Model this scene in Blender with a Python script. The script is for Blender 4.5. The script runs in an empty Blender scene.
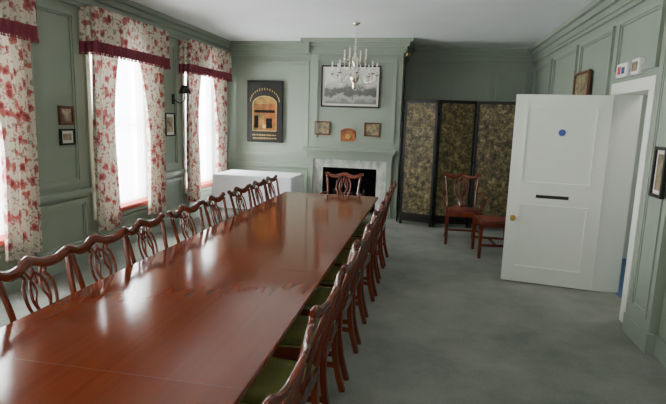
import bpy, bmesh, math, random
from mathutils import Vector, Matrix
random.seed(4)
S=bpy.context.scene
# ---------------------------------------------------------------- materials
def base(name):
    m=bpy.data.materials.new(name); m.use_nodes=True
    n=m.node_tree.nodes; l=m.node_tree.links
    return m,n,l,n['Principled BSDF']
def mat(name,c,rough=.5,metal=0,c2=None,scale=8,bump=0,coat=0,stretch=(1,1,1),spec=.5,detail=4,bscale=None):
    m,n,l,b=base(name)
    b.inputs['Base Color'].default_value=(*c,1); b.inputs['Roughness'].default_value=rough
    b.inputs['Metallic'].default_value=metal; b.inputs['Coat Weight'].default_value=coat
    b.inputs['Specular IOR Level'].default_value=spec
    tc=n.new('ShaderNodeTexCoord'); mp=n.new('ShaderNodeMapping'); mp.inputs['Scale'].default_value=stretch
    l.new(tc.outputs['Object'],mp.inputs[0])
    if c2:
        t=n.new('ShaderNodeTexNoise'); t.inputs['Scale'].default_value=scale; t.inputs['Detail'].default_value=detail
        l.new(mp.outputs[0],t.inputs[0])
        r=n.new('ShaderNodeValToRGB'); r.color_ramp.elements[0].color=(*c,1); r.color_ramp.elements[1].color=(*c2,1)
        r.color_ramp.elements[0].position=.35; r.color_ramp.elements[1].position=.65
        l.new(t.outputs[0],r.inputs[0]); l.new(r.outputs[0],b.inputs['Base Color'])
    if bump:
        t2=n.new('ShaderNodeTexNoise'); t2.inputs['Scale'].default_value=bscale or scale*4
        l.new(mp.outputs[0],t2.inputs[0])
        bp=n.new('ShaderNodeBump'); bp.inputs['Strength'].default_value=bump; bp.inputs['Distance'].default_value=.01
        l.new(t2.outputs[0],bp.inputs['Height']); l.new(bp.outputs[0],b.inputs['Normal'])
    return m
M={}
M['wall']=mat('sage_paint',(.255,.30,.235),.45,c2=(.27,.315,.25),scale=2)
M['trimg']=mat('sage_trim',(.27,.315,.25),.38)
M['ceil']=mat('ceiling_paint',(.78,.82,.82),.8,c2=(.82,.86,.86),scale=1.5)
M['white']=mat('white_gloss',(.80,.83,.74),.35,c2=(.82,.85,.77),scale=2)
M['hallw']=mat('hall_paint',(.6,.66,.6),.6)
M['blue']=mat('blue_carpet',(.06,.13,.25),.95,c2=(.09,.17,.3),scale=30)
M['cloth']=mat('white_linen',(.9,.92,.94),.8,c2=(.88,.9,.93),scale=3)
M['black']=mat('black_lacquer',(.012,.011,.01),.4,spec=.25)
M['soot']=mat('soot',(.006,.006,.006),.9,c2=(.015,.013,.012),scale=12,spec=.1)
M['brass']=mat('brass',(.75,.5,.16),.25,metal=1)
M['silver']=mat('silvered_metal',(.85,.8,.66),.25,metal=1)
M['iron']=mat('iron',(.02,.02,.02),.5,metal=.6)
M['candle']=mat('candle_ivory',(.9,.88,.8),.5)
M['green']=mat('green_leather',(.19,.21,.06),.38,c2=(.24,.25,.08),scale=5,bump=.15)
M['redseat']=mat('oxblood_leather',(.15,.035,.025),.4,c2=(.2,.05,.035),scale=5)
M['red']=mat('red_cushion',(.42,.07,.05),.8,c2=(.5,.1,.07),scale=6)
M['burg']=mat('burgundy_trim',(.15,.018,.035),.8,c2=(.22,.03,.05),scale=25,stretch=(1,1,.1))
M['gold']=mat('gold_paint',(.42,.29,.08),.4,metal=.3)
M['signblue']=mat('sign_blue',(.03,.08,.3),.4)
M['signred']=mat('sign_red',(.6,.06,.05),.4)
M['plastic']=mat('white_plastic',(.8,.8,.78),.4)
M['paper']=mat('mount_paper',(.72,.7,.62),.7)
M['brownfr']=mat('brown_frame',(.1,.035,.015),.35,c2=(.14,.05,.02),scale=20)
M['print1']=mat('print_landscape',(.35,.26,.14),.6,c2=(.08,.09,.05),scale=14)
M['print2']=mat('print_portrait',(.12,.08,.05),.6,c2=(.5,.4,.28),scale=11)
M['plaque']=mat('plaque_wood',(.35,.11,.03),.35,c2=(.2,.05,.015),scale=14)
M['art']=mat('painted_scene',(.4,.09,.02),.6,c2=(.06,.07,.02),scale=9,detail=7,spec=.2)
M['artsky']=mat('painted_arch',(.38,.2,.05),.6,c2=(.12,.1,.03),scale=9,detail=7,spec=.2)
M['marble']=mat('marble',(.70,.70,.64),.2,c2=(.36,.38,.35),scale=9,detail=8,stretch=(1,1,.6))
M['chairwood']=mat('chair_mahogany',(.095,.014,.006),.22,c2=(.16,.03,.01),scale=9,stretch=(1,1,.25),coat=.3)
# carpet
m,n,l,b=base('carpet'); b.inputs['Roughness'].default_value=1; b.inputs['Specular IOR Level'].default_value=.1
tc=n.new('ShaderNodeTexCoord')
t1=n.new('ShaderNodeTexNoise'); t1.inputs['Scale'].default_value=1.6; t1.inputs['Detail'].default_value=8; t1.inputs['Roughness'].default_value=.65
t2=n.new('ShaderNodeTexNoise'); t2.inputs['Scale'].default_value=60
l.new(tc.outputs['Object'],t1.inputs[0]); l.new(tc.outputs['Object'],t2.inputs[0])
r=n.new('ShaderNodeValToRGB'); r.color_ramp.elements[0].color=(.21,.225,.195,1); r.color_ramp.elements[1].color=(.33,.34,.30,1)
r.color_ramp.elements[0].position=.32; r.color_ramp.elements[1].position=.68
l.new(t1.outputs[0],r.inputs[0])
mx=n.new('ShaderNodeMixRGB'); mx.blend_type='MULTIPLY'; mx.inputs[0].default_value=.25
l.new(r.outputs[0],mx.inputs[1]); l.new(t2.outputs[0],mx.inputs[2]); l.new(mx.outputs[0],b.inputs['Base Color'])
bp=n.new('ShaderNodeBump'); bp.inputs['Strength'].default_value=.4; bp.inputs['Distance'].default_value=.01
l.new(t2.outputs[0],bp.inputs['Height']); l.new(bp.outputs[0],b.inputs['Normal']); M['carpet']=m
# table wood
m,n,l,b=base('table_mahogany'); b.inputs['Coat Weight'].default_value=0; b.inputs['Specular IOR Level'].default_value=.45
tc=n.new('ShaderNodeTexCoord'); mp=n.new('ShaderNodeMapping'); mp.inputs['Scale'].default_value=(14,.8,4)
l.new(tc.outputs['Object'],mp.inputs[0])
t1=n.new('ShaderNodeTexNoise'); t1.inputs['Scale'].default_value=2; t1.inputs['Detail'].default_value=3
l.new(mp.outputs[0],t1.inputs[0])
r=n.new('ShaderNodeValToRGB'); r.color_ramp.elements[0].color=(.15,.026,.007,1); r.color_ramp.elements[1].color=(.19,.036,.010,1)
r.color_ramp.elements[0].position=.25; r.color_ramp.elements[1].position=.75
l.new(t1.outputs[0],r.inputs[0]); l.new(r.outputs[0],b.inputs['Base Color'])
b.inputs['Roughness'].default_value=.11
M['table']=m
M['joint']=mat('table_joint',(.06,.012,.004),.4)
# floral fabric
m,n,l,b=base('floral_chintz'); b.inputs['Roughness'].default_value=.85
tc=n.new('ShaderNodeTexCoord')
nz=n.new('ShaderNodeTexNoise'); nz.inputs['Scale'].default_value=22; nz.inputs['Detail'].default_value=3
l.new(tc.outputs['Object'],nz.inputs[0])
add=n.new('ShaderNodeMixRGB'); add.blend_type='LINEAR_LIGHT'; add.inputs[0].default_value=.045
l.new(tc.outputs['Object'],add.inputs[1]); l.new(nz.outputs['Color'],add.inputs[2])
def vor(sc,thr,col,prev,soft=.04):
    v=n.new('ShaderNodeTexVoronoi'); v.inputs['Scale'].default_value=sc; l.new(add.outputs[0],v.inputs[0])
    rr=n.new('ShaderNodeValToRGB'); rr.color_ramp.elements[0].color=(1,1,1,1); rr.color_ramp.elements[1].color=(0,0,0,1)
    rr.color_ramp.elements[0].position=thr; rr.color_ramp.elements[1].position=thr+soft
    l.new(v.outputs['Distance'],rr.inputs[0])
    x=n.new('ShaderNodeMixRGB'); l.new(rr.outputs[0],x.inputs[0]); 
    if prev is None: x.inputs[1].default_value=(.58,.54,.45,1)
    else: l.new(prev,x.inputs[1])
    x.inputs[2].default_value=(*col,1); return x.outputs[0]
o=vor(17,.3,(.26,.25,.17),None)
o=vor(23,.24,(.38,.17,.15),o)
o=vor(9.5,.38,(.38,.12,.11),o,.08)
o=vor(9.5,.18,(.2,.04,.045),o,.08)
l.new(o,b.inputs['Base Color'])
tr=n.new('ShaderNodeBsdfTranslucent'); l.new(o,tr.inputs[0])
ms=n.new('ShaderNodeMixShader'); ms.inputs[0].default_value=.1
l.new(b.outputs[0],ms.inputs[1]); l.new(tr.outputs[0],ms.inputs[2]); l.new(ms.outputs[0],n['Material Output'].inputs[0])
M['floral']=m
# glass & added translucent sheet that makes the windows glow white
m,n,l,b=base('window_glass'); tp=n.new('ShaderNodeBsdfTransparent'); gl=n.new('ShaderNodeBsdfGlossy'); gl.inputs['Roughness'].default_value=.05
ms=n.new('ShaderNodeMixShader'); ms.inputs[0].default_value=.06; l.new(tp.outputs[0],ms.inputs[1]); l.new(gl.outputs[0],ms.inputs[2]); l.new(ms.outputs[0],n['Material Output'].inputs[0]); M['glass']=m
m,n,l,b=base('glare_sheet'); tp=n.new('ShaderNodeBsdfTransparent'); gl=n.new('ShaderNodeBsdfTranslucent'); gl.inputs[0].default_value=(.95,.95,.95,1)
ms=n.new('ShaderNodeMixShader'); ms.inputs[0].default_value=.5; l.new(tp.outputs[0],ms.inputs[1]); l.new(gl.outputs[0],ms.inputs[2]); l.new(ms.outputs[0],n['Material Output'].inputs[0]); M['glare']=m
# screen panel
m,n,l,b=base('scrapwork_panel'); b.inputs['Roughness'].default_value=.45; b.inputs['Specular IOR Level'].default_value=.3
tc=n.new('ShaderNodeTexCoord'); v=n.new('ShaderNodeTexNoise'); v.inputs['Scale'].default_value=12; v.inputs['Detail'].default_value=10; v.inputs['Roughness'].default_value=.85
l.new(tc.outputs['Object'],v.inputs[0])
r=n.new('ShaderNodeValToRGB'); e=r.color_ramp.elements; e[0].position=.40; e[0].color=(.014,.012,.007,1); e[1].position=.66; e[1].color=(.42,.34,.18,1)
x=e.new(.49); x.color=(.075,.06,.026,1); x=e.new(.56); x.color=(.17,.135,.06,1)
l.new(v.outputs[0],r.inputs[0]); l.new(r.outputs[0],b.inputs['Base Color']); M['scrap']=m
# engraving
m,n,l,b=base('engraving'); b.inputs['Roughness'].default_value=.5
tc=n.new('ShaderNodeTexCoord'); sp=n.new('ShaderNodeSeparateXYZ'); l.new(tc.outputs['Object'],sp.inputs[0])
v=n.new('ShaderNodeTexNoise'); v.inputs['Scale'].default_value=11; v.inputs['Detail'].default_value=8; l.new(tc.outputs['Object'],v.inputs[0])
mrr=n.new('ShaderNodeMapRange'); mrr.inputs['From Min'].default_value=1.95; mrr.inputs['From Max'].default_value=2.6; l.new(sp.outputs['Z'],mrr.inputs[0])
a=n.new('ShaderNodeMath'); a.operation='MULTIPLY_ADD'; a.inputs[1].default_value=.45; l.new(v.outputs[0],a.inputs[0]); l.new(mrr.outputs[0],a.inputs[2])
r=n.new('ShaderNodeValToRGB'); e=r.color_ramp.elements; e[0].position=.3; e[0].color=(.2,.2,.18,1); e[1].position=.80; e[1].color=(.66,.66,.6,1)
x=e.new(.42); x.color=(.42,.42,.38,1); x=e.new(.5); x.color=(.1,.1,.09,1); x=e.new(.62); x.color=(.14,.14,.13,1); x=e.new(.70); x.color=(.45,.45,.4,1)
l.new(a.outputs[0],r.inputs[0]); l.new(r.outputs[0],b.inputs['Base Color']); M['engr']=m

# ---------------------------------------------------------------- mesh helpers
class B:
    def __init__(s): s.bm=bmesh.new(); s.m=[]
    def mi(s,k):
        if k not in s.m: s.m.append(k)
        return s.m.index(k)
    def face(s,vs,k,smooth=False):
        try: f=s.bm.faces.new(vs)
        except ValueError: return
        f.material_index=s.mi(k); f.smooth=smooth
    def box(s,x0,x1,y0,y1,z0,z1,k,bev=0):
        if bev: return s.bbox(x0,x1,y0,y1,z0,z1,k,bev)
        v=[s.bm.verts.new((x,y,z)) for x in (x0,x1) for y in (y0,y1) for z in (z0,z1)]
        for q in ((0,1,3,2),(4,6,7,5),(0,4,5,1),(2,3,7,6),(0,2,6,4),(1,5,7,3)): s.face([v[i] for i in q],k)
        return v
    def bbox(s,x0,x1,y0,y1,z0,z1,k,bev):
        t=bmesh.new(); bmesh.ops.create_cube(t,size=1)
        for v in t.verts: v.co=Vector(((x0+x1)/2+v.co.x*(x1-x0),(y0+y1)/2+v.co.y*(y1-y0),(z0+z1)/2+v.co.z*(z1-z0)))
        bmesh.ops.bevel(t,geom=t.edges[:],offset=bev,segments=2,affect='EDGES',profile=.5)
        mp={v:s.bm.verts.new(v.co) for v in t.verts}
        for f in t.faces: s.face([mp[v] for v in f.verts],k,False)
        t.free()
    def sweep(s,pts,w,d,ref,k,seg=6,smooth=True):
        pts=[Vector(p) for p in pts]; N=len(pts); ref=Vector(ref); rings=[]
        for i,p in enumerate(pts):
            t=(pts[min(i+1,N-1)]-pts[max(i-1,0)]).normalized()
            bb=t.cross(ref).normalized(); nn=bb.cross(t).normalized()
            ww=w[i] if isinstance(w,(list,tuple)) else w; dd=d[i] if isinstance(d,(list,tuple)) else d
            ring=[]
            for j in range(seg):
                a=2*math.pi*(j+.5)/seg
                c,sn=math.cos(a),math.sin(a)
                if seg==4: c,sn=math.copysign(1,c),math.copysign(1,sn)
                ring.append(s.bm.verts.new(p+bb*c*ww/2+nn*sn*dd/2))
            rings.append(ring)
        for a,b_ in zip(rings,rings[1:]):
            for j in range(seg): s.face([a[j],a[(j+1)%seg],b_[(j+1)%seg],b_[j]],k,smooth and seg>4)
        s.face(rings[0][::-1],k); s.face(rings[-1],k)
    def lathe(s,prof,c,k,seg=16):
        rings=[]
        for r_,z in prof:
            rings.append([s.bm.verts.new((c[0]+r_*math.cos(2*math.pi*j/seg),c[1]+r_*math.sin(2*math.pi*j/seg),c[2]+z)) for j in range(seg)])
        for a,b_ in zip(rings,rings[1:]):
            for j in range(seg): s.face([a[j],a[(j+1)%seg],b_[(j+1)%seg],b_[j]],k,True)
        s.face(rings[0][::-1],k); s.face(rings[-1],k)
    def mesh(s,name):
        bmesh.ops.recalc_face_normals(s.bm,faces=s.bm.faces[:])
        me=bpy.data.meshes.new(name); s.bm.to_mesh(me); s.bm.free()
        for k in s.m: me.materials.append(M[k])
        return me
    def obj(s,name,loc=(0,0,0),rz=0):
        o=bpy.data.objects.new(name,s.mesh(name)); S.collection.objects.link(o); o.location=loc; o.rotation_euler[2]=rz; return o
def cr(P,n=6):
    P=[Vector(p) for p in P]; out=[]
    for i in range(len(P)-1):
        p0=P[max(i-1,0)];p1=P[i];p2=P[i+1];p3=P[min(i+2,len(P)-1)]
        for j in range(n):
            t=j/n; out.append(.5*((2*p1)+(p2-p0)*t+(2*p0-5*p1+4*p2-p3)*t*t+(3*p1-p0-3*p2+p3)*t**3))
    out.append(P[-1]); return out

# ---------------------------------------------------------------- room constants
XL,XR,YB,YF,YA,YC,ZC=-3.8,1.8,-1.6,9.08,9.9,8.72,3.05
CX0,CX1=-2.1,-.5
WT=.35
b=B(); b.box(XL-WT,XR+.2,YB-.15,YA+.15,-.1,0,'carpet'); b.obj('floor')
b=B(); b.box(XL-WT,XR+.2,YB-.15,YA+.15,ZC,ZC+.1,'ceil'); b.obj('ceiling')
wins=[(.5,1.8),(2.82,4.08),(5.15,6.46),(7.37,8.68)]  # first window is out of view, added to light the near table
WZ0,WZ1=.46,2.62
# left wall
b=B(); ys=[YB-.15]+[v for w in wins for v in w]+[YF+.1]
for i in range(0,len(ys),2): b.box(XL-WT,XL,ys[i],ys[i+1],0,ZC,'wall')
for y0,y1 in wins: b.box(XL-WT,XL,y0,y1,0,WZ0,'wall'); b.box(XL-WT,XL,y0,y1,WZ1,ZC,'wall')
b.obj('wall_left')
# far wall
b=B(); b.box(XL-WT,CX0,YF,YA+.15,0,ZC,'wall')
OX0,OX1,OZ=-1.83,-.87,.86
b.box(CX0,OX0,YC,YA+.15,0,ZC,'wall'); b.box(OX1,CX1,YC,YA+.15,0,ZC,'wall'); b.box(OX0,OX1,YC,YA+.15,OZ,ZC,'wall'); b.box(OX0,OX1,YC+.45,YA+.15,0,OZ,'soot')
for x0_,x1_ in ((OX0-.001,OX0+.004),(OX1-.004,OX1+.001)): b.box(x0_,x1_,YC+.002,YC+.45,0,OZ,'soot')
b.box(CX1,XR+.2,YA,YA+.15,0,ZC,'wall'); b.obj('wall_far')
b=B(); b.box(XL-WT,XR+.2,YB-.15,YB,0,ZC,'wall'); b.obj('wall_near')
DY0,DY1,DZ=4.66,5.5,2.04
b=B(); b.box(XR,XR+.2,YB,DY0,0,ZC,'wall'); b.box(XR,XR+.2,DY1,YA,0,ZC,'wall'); b.box(XR,XR+.2,DY0,DY1,DZ,ZC,'wall'); b.obj('wall_right')
# cornice
def prof_run(b,p0,p1,nrm,k='trimg'):
    for o,z0,z1 in ((.035,ZC-.24,ZC-.2),(.06,ZC-.2,ZC-.13),(.1,ZC-.13,ZC-.06),(.15,ZC-.06,ZC)):
        x0,y0=p0;x1,y1=p1
        xs=sorted([x0,x1,x0+nrm[0]*o,x1+nrm[0]*o]); yy=sorted([y0,y1,y0+nrm[1]*o,y1+nrm[1]*o])
        b.box(xs[0],xs[-1],yy[0],yy[-1],z0,z1,k)
b=B()
prof_run(b,(XL,YB),(XL,YF),(1,0)); prof_run(b,(XL,YF),(CX0,YF),(0,-1)); prof_run(b,(CX0-.0,YC-.15),(CX0,YF),(-1,0))
prof_run(b,(CX0,YC),(CX1,YC),(0,-1)); prof_run(b,(CX1,YC-.15),(CX1,YA),(1,0)); prof_run(b,(CX1,YA),(XR,YA),(0,-1)); prof_run(b,(XR,YB),(XR,YA),(-1,0))
b.obj('trim_1')
# skirting
b=B()
b.box(XL,XL+.025,YB,YF,0,.16,'trimg'); b.obj('baseboard_left')
b=B(); b.box(XL,CX0,YF-.025,YF,0,.16,'trimg'); b.box(CX1,XR,YA-.025,YA,0,.16,'trimg'); b.box(CX1,CX1+.025,YC,YA,0,.16,'trimg'); b.obj('baseboard_far')
b=B(); b.box(XR-.025,XR,YB,DY0-.1,0,.16,'trimg'); b.box(XR-.025,XR,DY1+.1,YA,0,.16,'trimg'); b.obj('baseboard_right')
# panel mouldings
def fx(b,x,s,y0,y1,z0,z1,w=.045,d=.03):
    a,c=sorted((x,x+s*d))
    for q in ((y0,y1,z0,z0+w),(y0,y1,z1-w,z1),(y0,y0+w,z0+w,z1-w),(y1-w,y1,z0+w,z1-w)): b.box(a,c,*q,'trimg')
    a,c=sorted((x,x+s*d*.5))
    for q in ((y0+w,y1-w,z0+w,z0+w+.02),(y0+w,y1-w,z1-w-.02,z1-w),(y0+w,y0+w+.02,z0+w,z1-w),(y1-w-.02,y1-w,z0+w,z1-w)): b.box(a,c,*q,'trimg')
def fy(b,y,x0,x1,z0,z1,w=.045,d=.03):
    for q in ((x0,x1,z0,z0+w),(x0,x1,z1-w,z1),(x0,x0+w,z0+w,z1-w),(x1-w,x1,z0+w,z1-w)): b.box(q[0],q[1],y-d,y,q[2],q[3],'trimg')
    for q in ((x0+w,x1-w,z0+w,z0+w+.02),(x0+w,x1-w,z1-w-.02,z1-w),(x0+w,x0+w+.02,z0+w,z1-w),(x1-w-.02,x1-w,z0+w,z1-w)): b.box(q[0],q[1],y-d*.5,y,q[2],q[3],'trimg')
b=B()
for y0,y1 in ((-1.4,.2),(2.02,2.6),(4.3,4.93),(6.68,7.14)):
    fx(b,XL,1,y0,y1,.92,2.74)
for y0,y1 in ((-1.4,.2),(2.0,2.65),(4.2,5.0),(6.58,7.25)): fx(b,XL,1,y0,y1,.2,.74)
ed=[YB]+[v for w in wins for v in w]+[YF]
for i in range(0,len(ed),2): b.box(XL,XL+.045,ed[i],ed[i+1],.79,.85,'trimg')
for y0,y1 in wins: fx(b,XL,1,y0+.06,y1-.06,.19,.4,.03)
b.obj('trim_2')
b=B()
fy(b,YF,-3.65,-2.2,.98,2.72); fy(b,YF,-3.65,-2.2,.2,.74); b.box(XL,CX0,YF-.045,YF,.79,.85,'trimg')
fy(b,YC,-2.0,-.6,1.32,2.74)
for x0,x1 in ((-.35,.3),(.4,1.05),(1.15,1.7)): fy(b,YA,x0,x1,.95,2.7); fy(b,YA,x0,x1,.2,.74)
b.box(CX1,XR,YA-.045,YA,.79,.85,'trimg'); b.obj('trim_3')
b=B()
for y0,y1 in ((-1.4,.2),(.4,2.2),(2.4,3.85),(5.75,6.9),(7.05,8.3),(8.45,9.75)):
    fx(b,XR,-1,y0,y1,.95,2.72); fx(b,XR,-1,y0,y1,.2,.74)
fx(b,XR,-1,4.62,5.6,2.2,2.74)
b.box(XR-.045,XR,YB,3.95,.79,.85,'trimg'); b.box(XR-.045,XR,DY1+.1,YA,.79,.85,'trimg')
b.box(XR-.07,XR,4.0,4.42,0,ZC-.24,'trimg'); b.box(XR-.09,XR,3.98,4.44,0,.16,'trimg'); b.box(XR-.1,XR,3.97,4.45,ZC-.34,ZC-.24,'trimg')
fx(b,XR-.07,-1,4.06,4.36,.25,2.65,.03,.012)
b.obj('trim_4')
# door frame
b=B()
for y0,y1,z0,z1 in ((DY0-.09,DY0,0,DZ+.09),(DY1,DY1+.09,0,DZ+.09),(DY0,DY1,DZ,DZ+.09)):
    b.box(XR-.03,XR,y0,y1,z0,z1,'white'); b.box(XR+.2,XR+.23,y0,y1,z0,z1,'white')
b.box(XR-.03,XR+.23,DY0,DY0+.02,0,DZ,'white'); b.box(XR-.03,XR+.23,DY1-.02,DY1,0,DZ,'white'); b.box(XR-.03,XR+.23,DY0,DY1,DZ-.02,DZ,'white')
b.obj('trim_5')
# hall
b=B(); b.box(XR+.2,3.3,3.4,7.0,-.1,.004,'blue'); b.obj('floor_hall')
b=B(); b.box(3.2,3.3,3.4,7,0,2.6,'hallw'); b.box(XR+.2,3.2,3.3,3.4,0,2.6,'hallw'); b.box(XR+.2,3.2,7,7.1,0,2.6,'hallw'); b.box(XR+.2,3.3,3.3,7.1,2.6,2.7,'hallw'); b.obj('wall_hall')

# ---------------------------------------------------------------- door leaf
b=B(); W=.9; H=2.0; T=.045
b.box(-W,0,.008,T-.008,0,H,'white')
for ya,yb in ((0,.008),(T-.008,T)):
    for q in ((-W,-.79,0,H),(-.11,0,0,H),(-.79,-.11,0,.16),(-.79,-.11,.86,1.08),(-.79,-.11,1.88,H)): b.box(q[0],q[1],ya,yb,q[2],q[3],'white')
def mould(x0,x1,z0,z1,w=.02,d=.008):
    for q in ((x0,x1,z0,z0+w),(x0,x1,z1-w,z1),(x0,x0+w,z0+w,z1-w),(x1-w,x1,z0+w,z1-w)):
        b.box(q[0],q[1],-d,.008,q[2],q[3],'white'); b.box(q[0],q[1],T-.008,T+d,q[2],q[3],'white')
mould(-.79,-.11,1.08,1.88); mould(-.79,-.11,.16,.86)
b.box(-.62,-.31,-.012,0,.935,.965,'iron')
b.box(-.63,-.30,-.006,0,.928,.972,'silver')
def disc(b,x,z,r,y0,y1,k,seg=20):
    A=[b.bm.verts.new((x+r*math.cos(2*math.pi*j/seg),y0,z+r*math.sin(2*math.pi*j/seg))) for j in range(seg)]
    C=[b.bm.verts.new((x+r*math.cos(2*math.pi*j/seg),y1,z+r*math.sin(2*math.pi*j/seg))) for j in range(seg)]
    b.face(A,k); b.face(C[::-1],k)
    for j in range(seg): b.face([A[j],A[(j+1)%seg],C[(j+1)%seg],C[j]],k,True)
disc(b,-.43,1.62,.035,.0,.009,'signblue')
for s in (-1,1):
    y=0 if s<0 else T
    a,c=sorted((y,y+s*.01)); disc(b,-.83,.70,.03,a,c,'brass')
    a,c=sorted((y,y+s*.05)); disc(b,-.83,.70,.011,a,c,'brass')
    for rr,o0,o1 in ((.02,.035,.042),(.029,.042,.06),(.02,.06,.067)):
        a,c=sorted((y+s*o0,y+s*o1)); disc(b,-.83,.70,rr,a,c,'brass')
for z in (.25,1.0,1.75): b.lathe([(.008,-.05),(.008,.05)],(0,.05,z),'white',8)
d=b.obj('door_1',(1.755,5.44,.012),math.radians(-9))
b=B(); b.box(XR-.008,XR,4.46,4.55,1.14,1.23,'brass',.003); b.box(XR-.016,XR-.008,4.495,4.515,1.17,1.2,'brass',.002); b.obj('light_switch')
b=B(); b.box(XR-.06,XR,5.16,5.42,2.17,2.3,'plastic',.01); b.box(XR-.064,XR-.06,5.2,5.27,2.2,2.26,'signblue'); b.box(XR-.064,XR-.06,5.3,5.37,2.2,2.27,'signred'); b.obj('alarm_panel')
b=B(); b.box(XR-.05,XR,4.9,5.08,2.17,2.31,'plastic',.01); b.box(XR-.054,XR-.05,4.93,5.05,2.2,2.28,'print1'); b.obj('alarm_call_box')

# ---------------------------------------------------------------- windows & curtains
for i,(y0,y1) in enumerate(wins):
    b=B(); X=XL-.28
    fr=.05
    b.box(X,X+.06,y0,y0+fr,WZ0,WZ1,'white'); b.box(X,X+.06,y1-fr,y1,WZ0,WZ1,'white'); b.box(X,X+.06,y0,y1,WZ0,WZ0+.07,'white'); b.box(X,X+.06,y0,y1,WZ1-.06,WZ1,'white')
    zm=(WZ0+WZ1)/2; b.box(X,X+.07,y0,y1,zm-.018,zm+.018,'white')
    for k in (1,2): 
        y=y0+(y1-y0)*k/3; b.box(X+.02,X+.045,y-.008,y+.008,WZ0,WZ1,'white')
    for k in (1,3): 
        z=WZ0+(WZ1-WZ0)*k/4; b.box(X+.02,X+.045,y0,y1,z-.008,z+.008,'white')
    b.box(X+.028,X+.032,y0+fr,y1-fr,WZ0+.07,WZ1-.06,'glass')
    for q in ((y0-.07,y0,.46,WZ1+.07),(y1,y1+.07,.46,WZ1+.07),(y0,y1,WZ1,WZ1+.07)): b.box(XL,XL+.025,*q,'trimg')
    b.box(XL-.2,XL+.04,y0-.03,y1+.03,WZ0-.03,WZ0,'trimg')
    N=80; A=[];C=[]
    for j in range(N+1):
        yy=y0+.01+(y1-y0-.02)*j/N; xx=XL-.12+.006*math.sin(j*1.1)
        A.append(b.bm.verts.new((xx,yy,WZ0+.065))); C.append(b.bm.verts.new((xx,yy,WZ1-.01)))
    for j in range(N): b.face([A[j],A[j+1],C[j+1],C[j]],'glare',True)  # added sheet, spreads daylight to whiten the panes and soften the bars
    b.obj('window_%d'%(i+1))
    b=B(); b.box(XL-.19,XL+.03,y0+.03,y1-.03,WZ0+.001,WZ0+.06,'red',.02); b.obj('window_seat_cushion')
    # pelmet
    py0,py1=y0-.12,y1+.13; D=.2; xo=XL+D
    b=B()
    L=D*2+(py1-py0); N=260
    cols=[]
    for j in range(N+1):
        s=L*j/N
        if s<D: p=Vector((XL+s,py0,0)); nn=Vector((0,-1,0))
        elif s<D+py1-py0: p=Vector((xo,py0+s-D,0)); nn=Vector((1,0,0))
        else: p=Vector((xo-(s-D-(py1-py0)),py1,0)); nn=Vector((0,1,0))
        am=.012*math.sin(s*2*math.pi/.075)+.005*math.sin(s*31+i)
        cols.append((p,nn,am,s))
    zs=[2.82,2.79,2.74,2.6,2.5,2.46,2.455,2.4,2.34]
    grid=[]
    for z in zs:
        f=(2.82-z)/.47; k=(.35+.9*f)
        if z==2.79: k=.2
        extra=.006 if z<=2.455 else 0
        grid.append([b.bm.verts.new(p+nn*(am*k+extra)+Vector((0,0,z))) for p,nn,am,s in cols])
    for r_ in range(len(zs)-1):
        k='burg' if zs[r_]<=2.46 else 'floral'
        for j in range(N): b.face([grid[r_][j],grid[r_][j+1],grid[r_+1][j+1],grid[r_+1][j]],k,True)
    for j in range(0,N,2):
        p,nn,am,s=cols[j]; q=p+nn*(am*1.2+.006)+Vector((0,0,2.34))
        b.sweep([q+Vector((0,0,.005)),q+Vector((0,0,-.022))],[.006,.012],[.006,.012],nn.cross(Vector((0,0,1))),'burg',4)
    b.box(XL,xo-.02,py0+.02,py1-.02,2.79,2.81,'floral')
    b.obj('curtain_pelmet')
    for side in (0,1):
        b=B(); N=90; Mz=30; z0,z1=.32,2.77
        g=[]
        for r_ in range(Mz+1):
            z=z1+(z0-z1)*r_/Mz; f=r_/Mz
            wtop=.68; 
            if f<.6: u=f/.6; w=wtop+(.37-wtop)*(1-(1-u)**2)
            else: w=.37+.05*(f-.6)/.4
            row=[]
            for j in range(N+1):
                t=j/N; y=(py0+.03+w*t) if side==0 else (py1-.03-w*t)
                a=.018+.020*f
                x=XL+.1+a*math.sin(t*2*math.pi*7+.6*math.sin(f*3))+.012*math.sin(t*23+f*4)
                zz=z+(.02*math.sin(t*9) if r_==Mz else 0)
                row.append(b.bm.verts.new((x,y,zz)))
            g.append(row)
        for r_ in range(Mz):
            for j in range(N): b.face([g[r_][j],g[r_][j+1],g[r_+1][j+1],g[r_+1][j]],'floral',True)
        b.obj('curtain')
for y0,y1 in wins:
    ld=bpy.data.lights.new('daylight','AREA'); ld.shape='RECTANGLE'; ld.size=2.4; ld.size_y=1.7; ld.energy=360; ld.color=(.96,.98,1)
    o=bpy.data.objects.new('daylight',ld); S.collection.objects.link(o); o.location=(XL-.5,(y0+y1)/2,1.6); o.rotation_euler=(0,math.radians(-90),0)
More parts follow.
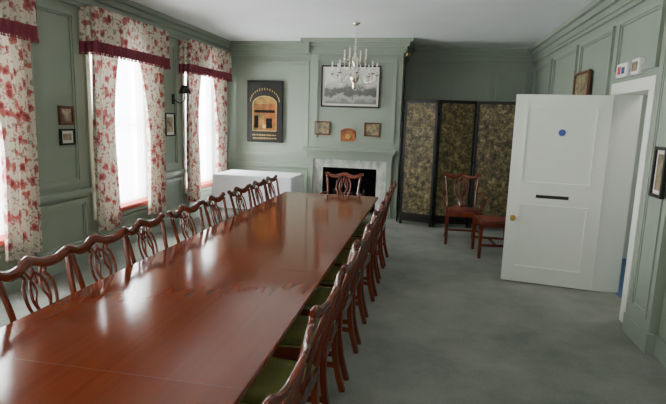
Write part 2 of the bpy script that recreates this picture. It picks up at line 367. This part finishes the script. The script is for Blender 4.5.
# ---------------------------------------------------------------- fireplace
b=B(); y=YC-.001
def fb(x0,x1,z0,z1,d,k,bev=0): b.box(x0,x1,y-d,y+.0,z0,z1,k,bev)
fb(-2.0,OX0,0,1.0,.04,'marble'); fb(OX1,-.7,0,1.0,.04,'marble'); fb(OX0,OX1,OZ,1.0,.04,'marble')
fb(-2.09,-2.0,0,1.1,.07,'trimg'); fb(-.7,-.61,0,1.1,.07,'trimg'); fb(-2.0,-.7,1.0,1.1,.07,'trimg')
fb(-2.12,-.58,1.1,1.13,.10,'trimg'); fb(-2.14,-.56,1.13,1.16,.14,'trimg'); fb(-2.17,-.53,1.16,1.2,.19,'trimg',.008)
b.box(OX0-.1,OX1+.1,y-.45,y,0,.03,'marble')
b.obj('fireplace')
b=B()
b.box(-1.6,-1.1,y+.1,y+.13,.1,.4,'iron')
for k in range(9): x=-1.62+k*.065; b.lathe([(.008,0),(.008,.3),(.012,.32),(.004,.34)],(x,y+.05,.12),'iron',6)
b.box(-1.65,-1.05,y+.04,y+.36,.1,.13,'iron')
for x in (-1.62,-1.08): 
    b.lathe([(.02,0),(.012,.1),(.012,.4),(.025,.43),(.005,.48)],(x,y+.05,0),'iron',10); b.box(x-.01,x+.01,y+.3,y+.33,0,.1,'iron')
b.obj('fire_grate')

# ---------------------------------------------------------------- pictures
def picture_y(name,xc,zc,w,h,y,fw,fk,ik,mount=0):
    b=B(); x0,x1,z0,z1=xc-w/2,xc+w/2,zc-h/2,zc+h/2
    for q in ((x0,x1,z0,z0+fw),(x0,x1,z1-fw,z1),(x0,x0+fw,z0+fw,z1-fw),(x1-fw,x1,z0+fw,z1-fw)): b.box(q[0],q[1],y-.03,y,q[2],q[3],fk,.004)
    b.box(x0+fw*.8,x1-fw*.8,y-.012,y-.002,z0+fw*.8,z1-fw*.8,'paper' if mount else ik)
    if mount: b.box(x0+fw+mount,x1-fw-mount,y-.016,y-.012,z0+fw+mount,z1-fw-mount,ik)
    return b.obj(name)
picture_y('framed_engraving',-1.38,2.26,1.02,.70,YC-.031,.022,'black','engr',.035)
picture_y('framed_print',-1.86,1.54,.28,.24,YC-.002,.025,'brownfr','print1')
picture_y('framed_print',-.98,1.54,.28,.24,YC-.002,.025,'brownfr','print1')
b=B(); y=YC-.002
b.box(-1.53,-1.27,y-.03,y,1.32,1.49,'plaque',.01)
b.sweep(cr([(-1.53,y-.015,1.48),(-1.46,y-.015,1.52),(-1.40,y-.015,1.53),(-1.34,y-.015,1.52),(-1.27,y-.015,1.48)],4),.05,.03,(0,1,0),'plaque',4)
disc(b,-1.40,1.41,.045,y-.036,y-.03,'gold'); b.obj('wooden_plaque')
# painted board
b=B(); y=YF-.031; x0,x1,z0,z1=-3.37,-2.68,1.24,2.36
b.box(x0,x1,y-.04,y,z0,z1,'black',.008)
xc=(x0+x1)/2
b.box(xc-.225,xc+.225,y-.05,y-.04,1.46,1.94,'art')
N=14
pts=[(xc+.225*math.cos(math.pi*k/N),y-.045,1.94+.14*math.sin(math.pi*k/N)) for k in range(N+1)]
vs=[b.bm.verts.new((p[0],y-.05,p[2])) for p in pts]; b.face(vs,'artsky')
b.sweep([(xc+.225,y-.05,1.45)]+pts+[(xc-.225,y-.05,1.45),(xc+.225,y-.05,1.45)],.014,.012,(0,1,0),'gold',4)
for k in range(17):
    a=math.pi*(k+.7)/17.4; px=xc-.28*math.cos(a); pz=1.97+.24*math.sin(a)
    hh=.012+.012*random.random(); b.box(px-.006,px+.006,y-.044,y-.04,pz-hh,pz+hh,'gold')
for row,zz in ((0,1.37),(1,1.31)):
    for k in range(15):
        px=x0+.12+k*.031+row*.01; hh=.008+.008*random.random(); b.box(px-.006,px+.008,y-.044,y-.04,zz-hh,zz+hh,'gold')
b.box(xc-.09,xc-.01,y-.053,y-.05,1.56,1.76,'artsky'); b.box(xc+.03,xc+.15,y-.053,y-.05,1.5,1.68,'soot'); b.box(xc-.2,xc-.12,y-.053,y-.05,1.5,1.72,'soot'); b.box(xc-.04,xc+.03,y-.054,y-.052,1.5,1.56,'gold'); b.box(xc-.2,xc+.2,y-.052,y-.05,1.78,1.83,'soot')
b.obj('painted_signboard')
def picture_x(name,x,s,yc,zc,w,h,fw,fk,ik,mount=0):
    b=B(); y0,y1,z0,z1=yc-w/2,yc+w/2,zc-h/2,zc+h/2
    a,c=sorted((x,x+s*.03))
    for q in ((y0,y1,z0,z0+fw),(y0,y1,z1-fw,z1),(y0,y0+fw,z0+fw,z1-fw),(y1-fw,y1,z0+fw,z1-fw)): b.box(a,c,*q,fk,.004)
    a,c=sorted((x+s*.002,x+s*.012)); b.box(a,c,y0+fw*.8,y1-fw*.8,z0+fw*.8,z1-fw*.8,'paper' if mount else ik)
    if mount: 
        a,c=sorted((x+s*.012,x+s*.016)); b.box(a,c,y0+fw+mount,y1-fw-mount,z0+fw+mount,z1-fw-mount,ik)
    b.obj(name)
picture_x('framed_print',XL+.001,1,4.74,1.655,.22,.20,.03,'brownfr','print2')
picture_x('framed_print',XL+.001,1,4.74,1.43,.22,.17,.02,'black','print2',.03)
picture_x('framed_print',XL+.001,1,6.91,1.55,.28,.34,.02,'black','print2',.04)
picture_x('framed_print',XR-.031,-1,6.6,2.2,.6,.3,.03,'brownfr','print1')
picture_x('framed_print',XR-.083,-1,4.12,1.38,.2,.38,.025,'black','print1',.03)
# sconce
b=B(); x=XL+.001; yy=7.03
b.box(x,x+.02,yy-.03,yy+.03,1.85,2.0,'iron',.005)
b.sweep(cr([(x+.02,yy,1.92),(x+.11,yy,1.87),(x+.2,yy,1.92),(x+.2,yy,1.99)],5),.014,.014,(0,1,0),'iron',6)
b.lathe([(.095,2.01),(.05,2.13),(.048,2.13),(.093,2.01)],(x+.2,yy,0),'black',16)
b.lathe([(.012,1.96),(.012,2.05)],(x+.2,yy,0),'candle',8)
b.obj('wall_sconce')

# ---------------------------------------------------------------- dining table
b=B(); TX0,TX1,TY0,TY1,TZ=-1.81,-.587,.35,6.24,.75
b.box(TX0,TX1,TY0,TY1,TZ-.028,TZ,'table',.006)
for yj in (1.55,2.95,4.35,5.4): b.box(TX0+.002,TX1-.002,yj-.0008,yj+.0008,TZ-.02,TZ+.0002,'joint')
b.box(TX0+.1,TX1-.1,TY0+.1,TY1-.1,TZ-.09,TZ-.028,'table')
xc=(TX0+TX1)/2
for yc in (1.1,2.85,4.35,5.6):
    b.lathe([(.09,.66),(.06,.62),(.05,.55),(.085,.48),(.095,.42),(.06,.36),(.05,.3),(.09,.27),(.09,.2)],(xc,yc,0),'table',20)
    for sx in (-1,1):
        for sy in (-1,1):
            P=[(xc+sx*.05,yc+sy*.05,.26),(xc+sx*.1,yc+sy*.16,.27),(xc+sx*.14,yc+sy*.28,.16),(xc+sx*.17,yc+sy*.38,.03)]
            b.sweep(cr(P,5),[.06]*10+[.05]*6,.045,(-sy*.4,sx*1.0,0),'table',6)
            b.lathe([(.022,0),(.024,.02),(.02,.04)],(xc+sx*.17,yc+sy*.38,0),'brass',10)
b.obj('dining_table')

# ---------------------------------------------------------------- chairs
def chair_mesh(name,arms=False,seat='green'):
    b=B(); w='chairwood'
    zt=.93
    for s in (-1,1):
        P=cr([(s*.20,0,.40),(s*.20,0,.5),(s*.208,0,.65),(s*.222,0,.8),(s*.24,0,zt-.01)],4)
        b.sweep(P,.034,.03,(0,1,0),w,6)
    top=cr([(-.275,0,.945),(-.24,0,.945),(-.17,0,.915),(-.09,0,.915),(0,0,.945),(.09,0,.915),(.17,0,.915),(.24,0,.945),(.275,0,.945)],5)
    N=len(top); b.sweep(top,[.03+.026*math.sin(math.pi*i/(N-1))**.5 for i in range(N)],.026,(0,1,0),w,8)
    def st(P,wd=.016): 
        b.sweep(cr([(p[0],0,p[1]) for p in P],5),wd,.013,(0,1,0),w,6)
    for s in (-1,1):
        st([(s*.05,.47),(s*.04,.53),(s*.035,.58),(s*.07,.66),(s*.1,.75),(s*.095,.83),(s*.07,.87),(s*.1,.91)],.022)
        st([(s*.018,.5),(s*.012,.58),(-s*.03,.68),(-s*.06,.76),(-s*.045,.84),(s*.0,.89)],.018)
        st([(s*.03,.58),(s*.0,.64),(s*.045,.73),(s*.02,.8),(s*.035,.86),(s*.06,.91)],.015)
    st([(-.05,.60),(0,.585),(.05,.60)],.02); st([(0,.47),(0,.6)],.07); st([(0,.83),(0,.91)],.02)
    b.sweep([(-.07,0,.475),(.07,0,.475)],.04,.03,(0,1,0),w,4)
    b.sweep([(-.2,0,.44),(.2,0,.44)],.06,.03,(0,1,0),w,4)
    for v in b.bm.verts:
        if v.co.z>.45: v.co.y-=.10*((v.co.z-.45)/.5)**1.15
        v.co.y-=.03*max(0,1-(v.co.x/.22)**2)*max(0,(v.co.z-.6)/.35)
    for s in (-1,1):
        b.sweep(cr([(s*.20,0,.42),(s*.2,0,.3),(s*.2,-.02,.15),(s*.2,-.06,.0)],4),.034,.034,(0,1,0),w,4)
        b.sweep([(s*.235,.40,0),(s*.235,.40,.44)],[.036,.044],[.036,.044],(0,1,0),w,4)
        b.sweep([(s*.2,0,.435),(s*.235,.40,.435)],.06,.024,(1,0,0),w,4)
        b.sweep([(s*.2,-.01,.17),(s*.235,.40,.17)],.03,.016,(1,0,0),w,4)
    b.sweep([(-.235,.40,.435),(.235,.40,.435)],.06,.024,(0,1,0),w,4)
    b.sweep([(-.217,.2,.17),(.217,.2,.17)],.028,.016,(0,1,0),w,4)
    t=bmesh.new(); bmesh.ops.create_cube(t,size=1); bmesh.ops.subdivide_edges(t,edges=t.edges[:],cuts=5,use_grid_fill=True)
    mp={}
    for v in t.verts:
        u,q=v.co.x*2,v.co.y*2; y=.2+q*.205; hw=.195+.035*(q+1)/2
        dome=(1-u**4)*(1-q**4)
        z=.46+(.014+.028*dome if v.co.z>0 else 0)+(v.co.z if abs(v.co.z)<.49 else 0)*.02
        mp[v]=b.bm.verts.new((u*hw,y,z))
    for f in t.faces: b.face([mp[v] for v in f.verts],seat,True)
    t.free()
    if arms:
        for s in (-1,1):
            b.sweep(cr([(s*.215,-.04,.69),(s*.25,.08,.70),(s*.285,.2,.68),(s*.29,.3,.675),(s*.285,.33,.65)],5),.035,.026,(0,0,1),w,6)
            b.sweep(cr([(s*.235,.22,.43),(s*.25,.22,.52),(s*.285,.27,.6),(s*.287,.29,.67)],5),.028,.026,(1,0,0),w,6)
    return b.mesh(name)
CM=chair_mesh('dining_chair'); AM=chair_mesh('armchair',True,'redseat'); RM=chair_mesh('side_chair',False,'redseat')
def put(me,name,x,y,deg,s=1):
    o=bpy.data.objects.new(name,me); S.collection.objects.link(o); o.location=(x,y,0); o.rotation_euler[2]=math.radians(deg); o.scale=(s,)*3; return o
for y,dx,r in ((1.0,0,0),(1.58,0,0),(2.13,0,2),(2.63,.0,-2),(3.13,0,1),(3.74,0,-1),(4.3,0,3),(4.93,0,-2),(5.5,0,1),(5.98,0,0)):
    put(CM,'dining_chair',-1.83+dx,y,-90+r)
for y,dx,r in ((.8,0,0),(1.42,0.02,0),(2.1,0.0,-2),(2.7,.0,2),(3.25,0,-1),(3.8,0,1),(4.35,0,-2),(4.9,.01,2),(5.45,0,0),(5.95,.01,0)):
    put(CM,'dining_chair',-.50+dx,y,90+r)
put(AM,'armchair',-1.14,6.78,180)
put(AM,'armchair',.52,7.5,180+4)
put(RM,'dining_chair',1.09,6.72,95)

# ---------------------------------------------------------------- folding screen
b=B(); P=[(-.42,8.36),(.12,8.2),(.72,8.36),(1.34,8.2)]
for (x0,y0),(x1,y1) in zip(P,P[1:]):
    dv=Vector((x1-x0,y1-y0,0)); L=dv.length; u=dv/L; nn=Vector((-u.y,u.x,0)); o=Vector((x0,y0,0))
    def ob(a0,a1,t0,t1,z0,z1,k):
        v=b.box(a0,a1,t0,t1,z0,z1,k)
        for q in v: q.co=o+u*q.co.x+nn*q.co.y+Vector((0,0,q.co.z))
    e=.006; H=2.05
    ob(e,e+.04,-.015,.015,.0,H,'black'); ob(L-e-.04,L-e,-.015,.015,.0,H,'black')
    ob(e,L-e,-.015,.015,H-.05,H,'black'); ob(e,L-e,-.015,.015,.06,.2,'black')
    ob(e+.04,L-e-.04,-.01,.01,.2,H-.05,'scrap')
    for z in (.3,1.05,1.8): ob(-.004,.010,-.02,.02,z,z+.05,'iron')
b.obj('folding_screen')
b=B(); b.sweep([(-.47,8.5,0),(-.46,8.64,2.75)],.022,.022,(0,1,0),'black',8)
b.sweep(cr([(-.46,8.64,2.74),(-.44,8.62,2.8),(-.40,8.6,2.8),(-.39,8.6,2.76)],4),.012,.012,(0,1,0),'brass',6); b.obj('window_pole')

# ---------------------------------------------------------------- side table with cloth
b=B(); x0,x1,y0,y1,z=-3.42,-2.12,7.62,8.4,.76
NN=160; cen=Vector(((x0+x1)/2,(y0+y1)/2,0))
def per(f,off=0):
    L=[(x0-off,y0-off),(x1+off,y0-off),(x1+off,y1+off),(x0-off,y1+off)]
    k=int(f*4)%4; t=f*4-int(f*4); a=L[k]; c=L[(k+1)%4]; return Vector((a[0]+(c[0]-a[0])*t,a[1]+(c[1]-a[1])*t,0))
rings=[]
for k,(off,zz,am) in enumerate(((0,.762,0),(.012,.75,0),(.02,.6,.006),(.03,.4,.014),(.04,.22,.02))):
    ring=[]
    for j in range(NN):
        p=per(j/NN,off); d=(p-cen).normalized(); ring.append(b.bm.verts.new(p+d*am*math.sin(j*.9)+Vector((0,0,zz))))
    rings.append(ring)
b.face(rings[0],'cloth')
for a,c in zip(rings,rings[1:]):
    for j in range(NN): b.face([a[j],a[(j+1)%NN],c[(j+1)%NN],c[j]],'cloth',True)
for xx in (x0+.06,x1-.06):
    for yy in (y0+.06,y1-.06): b.lathe([(.02,0),(.028,.7)],(xx,yy,0),'chairwood',8)
b.obj('side_table')

# ---------------------------------------------------------------- chandelier
b=B(); cx,cy=-1.1,7.25
k='silver'
b.lathe([(.0,.93),(.05,.93),(.06,.915),(.03,.895),(.01,.88)],(cx,cy,ZC-.93),k)
z0=2.12
for j in range(9):
    z=ZC-.07-j*.036; b.sweep(cr([(cx-.008,cy,z),(cx,cy,z+.02),(cx+.008,cy,z),(cx,cy,z-.02),(cx-.008,cy,z)],3),.005,.005,(0,1,0) if j%2 else (0,1,.01),k,4)
b.lathe([(.004,.62),(.012,.6),(.03,.56),(.014,.52),(.02,.48),(.045,.44),(.05,.4),(.02,.35),(.016,.3),(.03,.26),(.06,.21),(.07,.17),(.05,.12),(.02,.09),(.035,.05),(.02,.02),(.004,0)],(cx,cy,z0),k,20)
for tier,(n_,R,zb,ze) in enumerate(((8,.32,.17,.24),(4,.17,.36,.42))):
    for j in range(n_):
        a=2*math.pi*(j+.3+.5*tier)/n_; c,s=math.cos(a),math.sin(a)
        P=[(cx+c*r_,cy+s*r_,z0+zz) for r_,zz in ((.03,zb),(R*.35,zb+.05),(R*.65,zb-.07),(R*.95,zb-.04),(R,ze-.03))]
        b.sweep(cr(P,6),.014,.014,(-s,c,0),k,6)
        p=(cx+c*R,cy+s*R,z0+ze)
        b.lathe([(.006,-.04),(.035,-.02),(.038,-.015),(.01,-.01),(.016,.01),(.016,.03)],p,k,12)
        b.lathe([(.010,.03),(.010,.10)],p,'candle',8); b.lathe([(.004,.10),(.012,.115),(.009,.135),(.001,.155)],p,'candle',8)
b.obj('chandelier')

# ---------------------------------------------------------------- lights
def area(name,loc,rot,sx,sy,e,col=(1,1,1)):
    ld=bpy.data.lights.new(name,'AREA'); ld.shape='RECTANGLE'; ld.size=sx; ld.size_y=sy; ld.energy=e; ld.color=col
    o=bpy.data.objects.new(name,ld); S.collection.objects.link(o); o.location=loc; o.rotation_euler=rot
area('fill_light_near',(.2,-1.4,1.9),(math.radians(86),0,0),2.4,1.6,45,(1,.98,.92))  # unseen area light added behind the camera as soft fill
area('hall_fill',(2.6,5.2,2.55),(0,0,0),.6,.6,15,(1,.97,.9))  # unseen light added inside the hall to brighten it
w=bpy.data.worlds.new('World'); S.world=w; w.use_nodes=True
bg=w.node_tree.nodes['Background']; bg.inputs[0].default_value=(.9,.96,1,1); bg.inputs[1].default_value=4
# ---------------------------------------------------------------- camera
th,ph,ro=math.radians(10.6),math.radians(9.4),.03
F=Vector((-math.sin(th)*math.cos(ph),math.cos(th)*math.cos(ph),-math.sin(ph)))
R=Vector((math.cos(th),math.sin(th),0)); U=R.cross(F)
Rc=R*math.cos(ro)+U*math.sin(ro); Uc=U*math.cos(ro)-R*math.sin(ro)
cd=bpy.data.cameras.new('Camera'); cam=bpy.data.objects.new('Camera',cd); S.collection.objects.link(cam)
mt=Matrix((Rc,Uc,-F)).transposed().to_4x4(); mt.translation=Vector((0,0,1.7)); cam.matrix_world=mt
cd.sensor_fit='HORIZONTAL'; cd.sensor_width=36; cd.lens=500/666*36; cd.clip_start=.05
S.camera=cam
